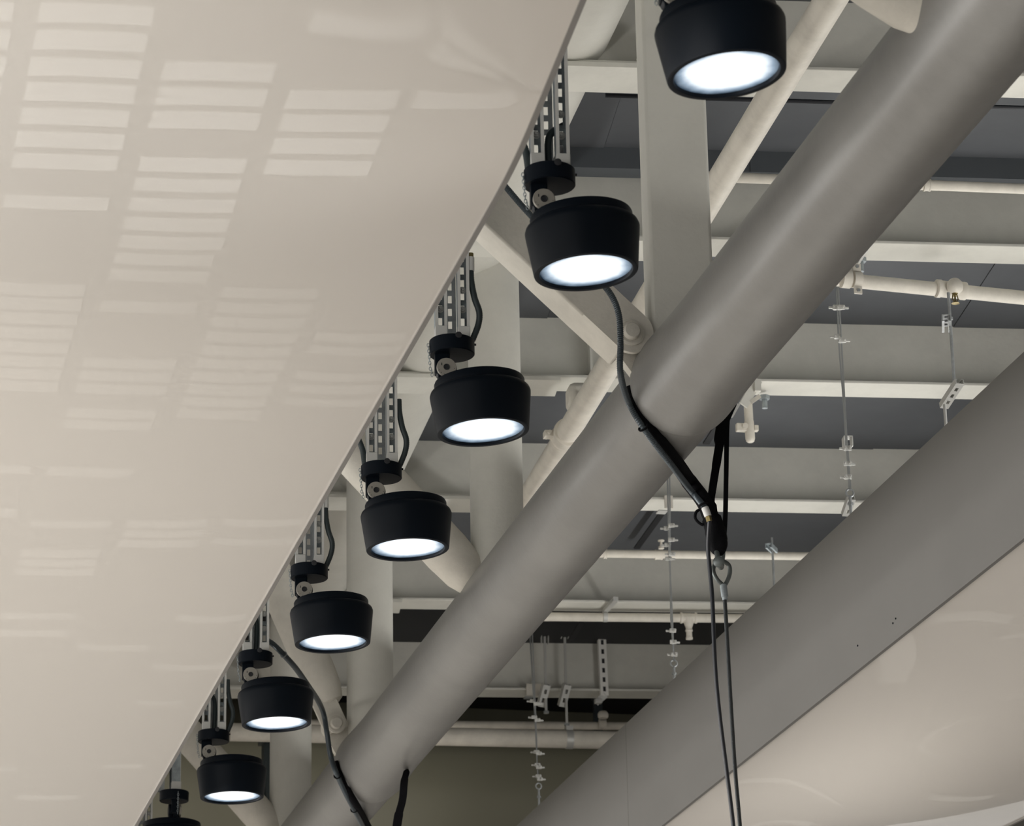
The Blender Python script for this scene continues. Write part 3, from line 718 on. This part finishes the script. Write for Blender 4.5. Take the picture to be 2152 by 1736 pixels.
def wire_hanger(label, top, bot, wires, clips, eye, s=1.0):
    t = thing('wire_rope_hanger', label, 'cable', atx(*bot, XC), 'wire rope hangers')
    for w in wires:
        MB().tube([atx(x, y, XC) + V((0, dy, 0)) for (x, y, dy) in w], 0.0042 * s, 8).build('wire_rope', 'steel_wire', t)
    for i, (x, y) in enumerate(clips): clip(atx(x, y, XC - 0.008), t, s, 1 if i % 2 else -1)
    for w in wires[:2]:
        p_ = atx(w[0][0], w[0][1], XC) + V((0, w[0][2], 0)); MB().cyl(p_, V((p_.x, p_.y, ZD + 0.01)), 0.0042 * s, 8).build('wire_rope', 'steel_wire', t)
    e = atx(*eye, XC); MB().torus(e, 0.017, 0.0045, (0, -1, 0), 16, 8).build('eye_bolt', 'zinc', t)
    b = atx(*bot, XC); MB().cyl(e - ZU * 0.017, V((e.x, e.y, ZC + 0.012)), 0.0065, 10).build('shank', 'zinc', t)
    nut(V((e.x, e.y, b.z + 0.02)), ZU, 0.013, t); return t
WH1 = wire_hanger('pair of steel wires with clamps right of the big tube', (1760, 585), (1788, 1068),
            [[(1757, 585, 0), (1763, 720, 0), (1774, 860, 0), (1782, 985, 0), (1785, 1028, 0)], [(1762, 585, .01), (1770, 720, .01), (1777, 850, .01), (1783, 960, .01), (1787, 1028, .01)], [(1781, 930, .004), (1788, 1028, .004)]],
            [(1757, 647), (1766, 647), (1760, 708), (1769, 716), (1780, 943), (1780, 975), (1781, 1003)], (1786, 1036))
ba = atx(1788, 1062, XC)
wire_hanger('pair of steel wires with clamps hanging behind the slanting black strap', (1404, 990), (1417, 1424),
            [[(1402, 980, 0), (1404, 1060, 0), (1406, 1165, 0), (1413, 1300, 0), (1416, 1388, 0)], [(1408, 980, .01), (1409, 1060, .01), (1409, 1165, .01), (1411, 1300, .01), (1418, 1388, .01)]],
            [(1401, 1111), (1410, 1105), (1402, 1146), (1410, 1135), (1411, 1165), (1404, 1175), (1413, 1326), (1414, 1350), (1416, 1376)], (1416, 1394))
wire_hanger('steel wire hanger crossing the thick low pipe', (1118, 1335), (1133, 1682),
            [[(1114, 1342, 0), (1120, 1440, 0), (1126, 1540, 0), (1129, 1605, 0), (1131, 1640, 0)], [(1120, 1342, .012), (1124, 1440, .012), (1128, 1540, .012), (1130, 1605, .012), (1133, 1640, .012)]],
            [(1119, 1474), (1127, 1480), (1122, 1508), (1129, 1514), (1127, 1581), (1132, 1584), (1129, 1608), (1132, 1613), (1131, 1632), (1134, 1638)], (1132, 1652))
# small bracket on the wire top near the fourth beam
wb = thing('beam_clip', 'small pale clip plate on the fourth beam flange', 'bracket', aty(1405, 1045, BP[3].y - 0.3))
yq = front(3, 1405, 1055, 0.012)
MB().box(aty(1405, 1055, yq), (0.045, 0.01, 0.07)).build('plate', 'pipe_paint', wb)
MB().box(aty(1391, 1076, yq), (0.05, 0.06, 0.006)).build('tab', 'zinc_bright', wb)
wb2 = thing('beam_clip', 'yellowish clip plate behind the leftmost wire hanger', 'bracket', aty(1122, 1455, BP[5].y - 0.3))
yq = front(5, 1122, 1450, 0.012)
for dx in (-9, 9): MB().box(aty(1122 + dx, 1450, yq), (0.042, 0.01, 0.08)).build('plate', 'pipe_paint', wb2)
MB().box(aty(1110, 1467, yq), (0.05, 0.05, 0.006)).build('tab', 'zinc', wb2)
# channel bracket with the wire near the right fascia (lower end of first hanger)
strut_bar(atx(1790, 1050, XC + 0.03), atx(1778, 1085, XC + 0.03), 0.036, 0.022, WH1, V((0, -0.5, -1)))
c_ = atx(1781, 930, XC + 0.06); mm = MB()
for sg in (-1, 1): mm.box(c_ + BU * (sg * 0.018), (0.004, 0.05, 0.045), (BU, BV, ZU))
mm.box(c_ + ZU * 0.022, (0.04, 0.05, 0.004), (BU, BV, ZU)); mm.build('clip', 'zinc_bright', WH1)
# rod hanger behind the right fascia (lower)
rh2 = thing('rod_hanger', 'thin rod with a dark clamp just above the fascia, right of the shackle', 'hanger', atx(1626, 1222, XC + 0.3), 'rod hangers')
xx = XC + 0.55
p0, p1 = atx(1622, 1130, xx), atx(1627, 1235, xx); MB().cyl(V((p1.x, p1.y, p0.z)), V((p1.x, p1.y, ZC + 0.012)), 0.006, 8).build('rod', 'zinc', rh2)
c_ = V((p1.x, p1.y, atx(1623, 1148, xx).z)); strut_bar(c_ - BV * 0.05 - BU * 0.03, c_ + BV * 0.05 + BU * 0.02, 0.036, 0.022, rh2, ZU, m='zinc_dark')
rh3 = thing('rod_hanger', 'short dark rod rising by the lower left post, beside a black cable', 'hanger', aty(857, 1390, 19.5), 'rod hangers')
YR = BP[5].y + 0.07 - 0.117; p0, p1 = aty(856, 1308, YR), aty(857, 1400, YR); MB().cyl(V((p1.x, p1.y, p0.z)), p1, 0.012, 10).build('rod', 'zinc_bright', rh3)
c_ = V((p1.x, p1.y, aty(856, 1332, YR).z)); MB().box(c_, (0.05, 0.05, 0.012)).build('clip', 'zinc_bright', rh3); MB().box(c_ + V((-0.018, 0, 0.025)), (0.012, 0.04, 0.05)).build('clip', 'zinc_bright', rh3)
# beam clamp and angle piece where the big tube hides the third beam
an = thing('angle_bracket', 'white angle bracket under the third beam beside the pendant pipe', 'bracket', atz(1570, 840, ZB - 0.03))
yq = front(2, 1580, 820, 0.03)
MB().sbox(aty(1593, 798, yq), aty(1562, 852, yq), 0.045, 0.012, V((0, 1, 0.4))).build('leg', 'beam_paint', an)
MB().box(aty(1590, 812, yq), (0.03, 0.05, 0.06)).build('pad', 'beam_paint', an)
MB().sbox(aty(1577, 846, yq), aty(1597, 832, yq), 0.02, 0.008, V((0, 1, 0))).build('strap', 'pipe_paint', an)
MB().poly([aty(1534, 848, yq), aty(1557, 848, yq), aty(1541, 876, yq), aty(1534, 878, yq)], V((0, 0.01, 0))).build('plate', 'zinc_bright', an)
for px, py, lab in ((1607, 848, 'small dark hex bolt under the third beam'), (1809, 560, 'small dark hex bolt under the second beam')):
    yq2 = front(2 if py > 700 else 1, px, py, -0.14)
    c_ = aty(px, py, yq2); bo = thing('beam_bolt', lab, 'bolt', c_)
    MB().cyl(c_ - ZU * 0.025, c_ + ZU * 0.02, 0.014, 8).build('shank', 'zinc_dark', bo); MB().cyl(c_ + ZU * 0.02, c_ + ZU * 0.04, 0.026, 6).build('head', 'zinc_dark', bo)
ag = thing('angle_bracket', 'pale slotted angle between the second beam and the big tube', 'bracket', atz(1790, 570, ZB - 0.05))
YA = front(1, 1800, 540, 0.0); strut_bar(aty(1822, 515, YA - 0.04), aty(1783, 580, YA + 0.10), 0.04, 0.03, ag, V((0.3, -0.6, -1)), m='zinc_bright')
# dark flat bars up under the deck
for a_, b_, lab in (((1393, 1076), (1338, 1152), 'dark flat bar slanting under the deck behind the middle wires'), ((1517, 880), (1484, 932), 'dark flat bar slanting behind the black strap top'),
                    ((1222, 1308), (1200, 1345), 'dark flat bar slanting above the lowest beam')):
    p, q = atz(*a_, ZD - 0.06), atz(*b_, ZD - 0.06)
    tag(MB().sbox(p, q, 0.035, 0.01, ZU).build('flat_bar', 'black_inner', origin=q), lab, 'bar', 'dark flat bars')
dk = thing('dark_post', 'dark green post below the vertical slotted bar', 'post', aty(1257, 1520, 21.2))
MB().box(aty(1256, 1495, 21.2), (0.055, 0.05, 0.30)).build('post', 'flex_grey', dk); MB().box(aty(1256, 1468, 21.2), (0.075, 0.06, 0.02)).build('cap', 'flex_grey', dk)
# grey duct under the deck between the first two beams
dc = thing('flat_duct', 'flat dark grey duct under the deck at the upper right', 'duct', atz(1700, 300, 5.6))
d0 = atz(1700, 358, ZB + 0.30); d0 = d0 - BU * ((d0.x - 3.2) / BU.x); z0_ = ZB + 0.12; 
yd_ = BP[1].y - 0.42
cz = (aty(1350, 252, yd_).z + aty(1350, 356, yd_).z) / 2; hz = aty(1350, 252, yd_).z - aty(1350, 356, yd_).z
cD = V((3.2, yd_ + 0.04, cz)) + BU * 4.25
MB().box(cD + BV * 0.05, (8.4, 0.1, hz), (BU, BV, ZU)).build('body', 'duct_paint', dc)
for k in range(5): MB().box(cD + BU * (-3.4 + 1.75 * k) + BV * -0.002, (0.02, 0.006, hz + 0.004), (BU, BV, ZU)).build('seam', 'duct_paint', dc)
wl = BP[0] + BV * 0.35; cblz = aty(1500, 217, wl.y).z
tag(MB().tube([V((wl.x, wl.y, cblz)) - BU * 0.08, V((wl.x, wl.y, cblz)) + BU * 6.5], 0.009, 8).build('black_cable', 'black_rubber', origin=wl), 'thin black cable under the deck below the first beam', 'cable')

# ================================================================== conduits, slings and ropes
yf = YN[0] - 0.14
path = [aty(1030, 355, yf - 0.02), aty(1062, 392, yf - 0.02), aty(1110, 447, yf - 0.02), aty(1180, 520, yf - 0.02), aty(1245, 578, yf - 0.02), aty(1281, 615, yf - 0.04), aty(1300, 660, yf - 0.06), aty(1304, 720, yf - 0.06),
        aty(1304, 785, yf - 0.05), hit_pipe(1322, 848, 0.035), hit_pipe(1358, 908, 0.045), hit_pipe(1410, 976, 0.065), hit_pipe(1450, 1028, 0.09)]
YS = hit_pipe(1450, 1000, 0.05).y - 0.02
path += [aty(1481, 1066, YS - 0.07)]
cd = thing('flexible_conduit', 'grey ribbed conduit draped over the brace and big tube to the shackle', 'conduit', path[-1])
corrugated(path, 0.0115, 0.0075, 0.13, 14).build('hose', 'flex_grey', cd)
e0, e1, e2 = aty(1481, 1066, YS - 0.07), aty(1488, 1085, YS - 0.07), aty(1491, 1096, YS - 0.07)
MB().tube([e0, e0 + (e1 - e0) * 0.1, e1], [0.0115, 0.0135, 0.013], 16).build('end_fitting', 'white_fitting', cd)
MB().cyl(e1, e2, 0.0105, 6).build('end_nut', 'brass', cd)
tie = MB()
for a_, b_ in (((1340, 885), (1357, 893)), ((1355, 905), (1372, 890))):
    pass
tq = path[10]; tie.torus(hit_pipe(1352, 898, 0.044), 0.017, 0.004, path[11] - path[9], 16, 6); tie.torus(aty(1478, 1060, YS - 0.07), 0.0145, 0.004, e1 - e0, 16, 6)
tie.build('cable_tie', 'black_webbing', cd)

sgl = thing('lifting_sling', 'black webbing sling wrapped around the big tube with a shackle below', 'sling', aty(1512, 1170, YS))
fr = [hit_pipe(1322, 812, 0.008), hit_pipe(1330, 842, 0.008), hit_pipe(1352, 882, 0.010), hit_pipe(1385, 925, 0.012), hit_pipe(1420, 972, 0.020), hit_pipe(1448, 1012, 0.035), aty(1478, 1052, YS), aty(1492, 1085, YS), aty(1500, 1125, YS)]
MB().tube(spline(fr, 6), [0.010] * 6 + [0.016] * 6 + [0.022] * 6 + [0.026] * 6 + [0.028] * 6 + [0.030] * 6 + [0.030] * 6 + [0.028] * 6 + [0.026], 12).build('webbing', 'black_webbing', sgl)
yb_ = YS + 0.0
bk = [aty(1535, 845, YS + 0.12), aty(1521, 880, YS + 0.06), aty(1512, 935, YS + 0.03), aty(1504, 985, YS + 0.02), aty(1497, 1030, YS + 0.01), aty(1494, 1062, YS), aty(1503, 1120, YS)]
MB().ribbon(spline(bk, 6), [0.05] * 6 + [0.045] * 6 + [0.030] * 6 + [0.027] * 6 + [0.026] * 6 + [0.04] * 6 + [0.05], 0.012, V((1, 0, 0))).build('webbing', 'black_webbing', sgl)
bk2 = [aty(1532, 845, YS + 0.12), aty(1528, 900, YS + 0.05), aty(1526, 1000, YS + 0.01), aty(1524, 1090, YS), aty(1520, 1150, YS)]
MB().ribbon(spline(bk2, 6), 0.0155, 0.010, V((1, 0, 0))).build('webbing', 'black_webbing', sgl)
kn = [aty(1487, 1070, YS), aty(1495, 1090, YS), aty(1503, 1115, YS), aty(1508, 1140, YS), aty(1511, 1156, YS), aty(1514, 1168, YS)]
MB().tube(spline(kn, 6), [0.022] * 3 + [0.030] * 3 + [0.036] * 6 + [0.038] * 6 + [0.036, 0.036, 0.035, 0.034, 0.033, 0.031] + [0.029, 0.027, 0.024, 0.021, 0.017, 0.012] + [0.004], 16).build('knot', 'black_webbing', sgl)
MB().tube(spline([aty(1476, 1070, YS), aty(1464, 1075, YS), aty(1461, 1088, YS), aty(1468, 1098, YS), aty(1478, 1104, YS)], 6), 0.0055, 8).build('loop', 'black_webbing', sgl)
# shackle, thimble, ferrule and rope
sh = thing('wire_rope', 'dark steel rope hanging from a shackle and thimble below the sling', 'rope', aty(1554, 1736, YS))
c0 = aty(1513, 1186, YS); xh = V((0.95, -0.3, 0)).normalized()
bow = spline([c0 + V((-0.012, -0.018, 0.0)), c0 + V((-0.014, -0.016, 0.03)), c0 + V((-0.010, -0.006, 0.058)), c0 + V((0.004, 0.004, 0.066)), c0 + V((0.016, 0.012, 0.052)), c0 + V((0.014, 0.018, 0.02)), c0 + V((0.012, 0.020, 0.0))], 6)
sk = MB().tube(bow, 0.0095, 12).build('shackle', 'shackle_steel', sh)
pin = MB().cyl(c0 + V((-0.014, -0.032, 0)), c0 + V((0.014, 0.034, 0)), 0.011, 14); pin.lathe([(0.020, 0), (0.020, 0.010), (0.016, 0.013), (0.0001, 0.0132)], c0 + V((-0.012, -0.026, 0)), (-0.4, -0.9, -0.1), 18)
pin.build('shackle_pin', 'shackle_steel', sk)
t0, t1_ = aty(1516, 1182, YS), aty(1521, 1233, YS)
tear = [aty(x, y, YS) for x, y in ((1521, 1231), (1508, 1219), (1500, 1204), (1500, 1191), (1508, 1181), (1520, 1180), (1531, 1187), (1534, 1200), (1531, 1215), (1523, 1231))]
MB().tube(spline(tear, 5), 0.0078, 10).build('thimble', 'shackle_steel', sh)
fe0, fe1 = aty(1520, 1228, YS), aty(1524, 1261, YS)
MB().tube([fe0, fe0 + (fe1 - fe0) * 0.08, fe1 - (fe1 - fe0) * 0.2, fe1 - (fe1 - fe0) * 0.18, fe1], [0.0105, 0.0125, 0.0125, 0.0100, 0.0095], 16).build('ferrule', 'zinc_dark', sh)
MB().tube(spline([aty(1523, 1258, YS), aty(1528, 1340, YS), aty(1536, 1480, YS), aty(1545, 1620, YS), aty(1555, 1736, YS), aty(1562, 1850, YS)], 8), 0.0072, 10).build('rope', 'rope_dark', sh)
bc = [aty(1491, 1094, YS - 0.07), aty(1488, 1150, YS - 0.03), aty(1492, 1200, YS - 0.02), aty(1497, 1260, YS - 0.02), aty(1503, 1400, YS - 0.02), aty(1512, 1500, YS - 0.02), aty(1527, 1620, YS - 0.02), aty(1541, 1736, YS - 0.02), aty(1549, 1850, YS - 0.02)]
tag(MB().tube(spline(bc, 8), 0.0078, 10).build('power_cable', 'black_rubber', origin=bc[-1]), 'smooth black cable hanging left of the steel rope', 'cable')
# second conduit, lower left
y3 = YN[2] - 0.2; yl = LROOT[5].location.y + 0.12
p2 = [aty(560, 1345, yl), aty(575, 1355, yl), aty(596, 1376, yl), aty(622, 1405, yl + 0.15), aty(650, 1445, yl + 0.5), aty(668, 1472, y3 - 0.25), aty(680, 1500, y3), aty(687, 1540, y3), aty(695, 1590, y3 + 0.02), hit_pipe(708, 1628, 0.05), hit_pipe(730, 1675, 0.05), hit_pipe(750, 1712, 0.05), hit_pipe(772, 1755, 0.06)]
c2 = thing('flexible_conduit', 'grey conduit curving past the lower pin joint to the bottom edge', 'conduit', p2[-1])
corrugated(p2, 0.0135, 0.012, 0.05, 12).build('hose', 'flex_grey', c2)
rg = p2[2]; MB().torus(rg, 0.0145, 0.003, p2[3] - p2[1], 14, 6).build('ring', 'zinc', c2)
tt = MB()
for k, (x, y) in enumerate(((709, 1630), (744, 1701))): tt.torus(hit_pipe(x, y, 0.05), 0.0165, 0.0035, p2[11] - p2[10], 14, 6)
tt.build('cable_tie', 'black_webbing', c2)
s2 = [hit_pipe(707, 1600, 0.02), hit_pipe(714, 1625, 0.02), hit_pipe(730, 1660, 0.03), hit_pipe(752, 1698, 0.035), hit_pipe(780, 1750, 0.05)]
sg2 = thing('lifting_sling', 'black webbing sling beside the lower conduit at the bottom edge', 'sling', s2[-1])
MB().tube(spline(s2, 6), [0.010] * 6 + [0.013] * 6 + [0.019] * 12 + [0.024], 10).build('webbing', 'black_webbing', sg2)
yk = hit_pipe(852, 1612).y
s3_ = [aty(858, 1612, yk + 0.1), aty(850, 1640, yk), aty(846, 1680, yk), aty(838, 1712, yk), aty(832, 1750, yk)]
MB().ribbon(spline(s3_, 6), [0.01] * 3 + [0.03] * 3 + [0.036] * 12 + [0.042] * 7, 0.012, V((1, 0, 0))).build('webbing', 'black_webbing', sg2)
# bundle of dark cables at the lower left, behind the small lamps
yz = 19.3
bq = thing('cable_bundle', 'dark cable loop hanging behind the smallest lamps at the bottom', 'cable', aty(570, 1736, yz))
MB().tube(spline([aty(556, 1600, yz), aty(555, 1660, yz), aty(566, 1695, yz), aty(590, 1690, yz)], 6), 0.010, 8).build('cable', 'flex_dark', bq)
MB().tube(spline([aty(600, 1690, yz - 0.3), aty(580, 1700, yz - 0.3), aty(567, 1725, yz - 0.3), aty(563, 1765, yz - 0.3)], 6), [0.022] * 18 + [0.03], 8).build('cable', 'black_rubber', bq)
dpx = thing('dark_column', 'dark green column behind the second lowest lamp', 'column', aty(567, 1740, 20.6))
MB().box(aty(568, 1655, 20.6), (0.10, 0.1, 0.75)).build('shaft', 'flex_dark', dpx); MB().box(aty(568, 1560, 20.6), (0.14, 0.12, 0.03)).build('cap', 'flex_grey', dpx)

for o in bpy.data.objects:
    if '_o' in o: del o['_o']
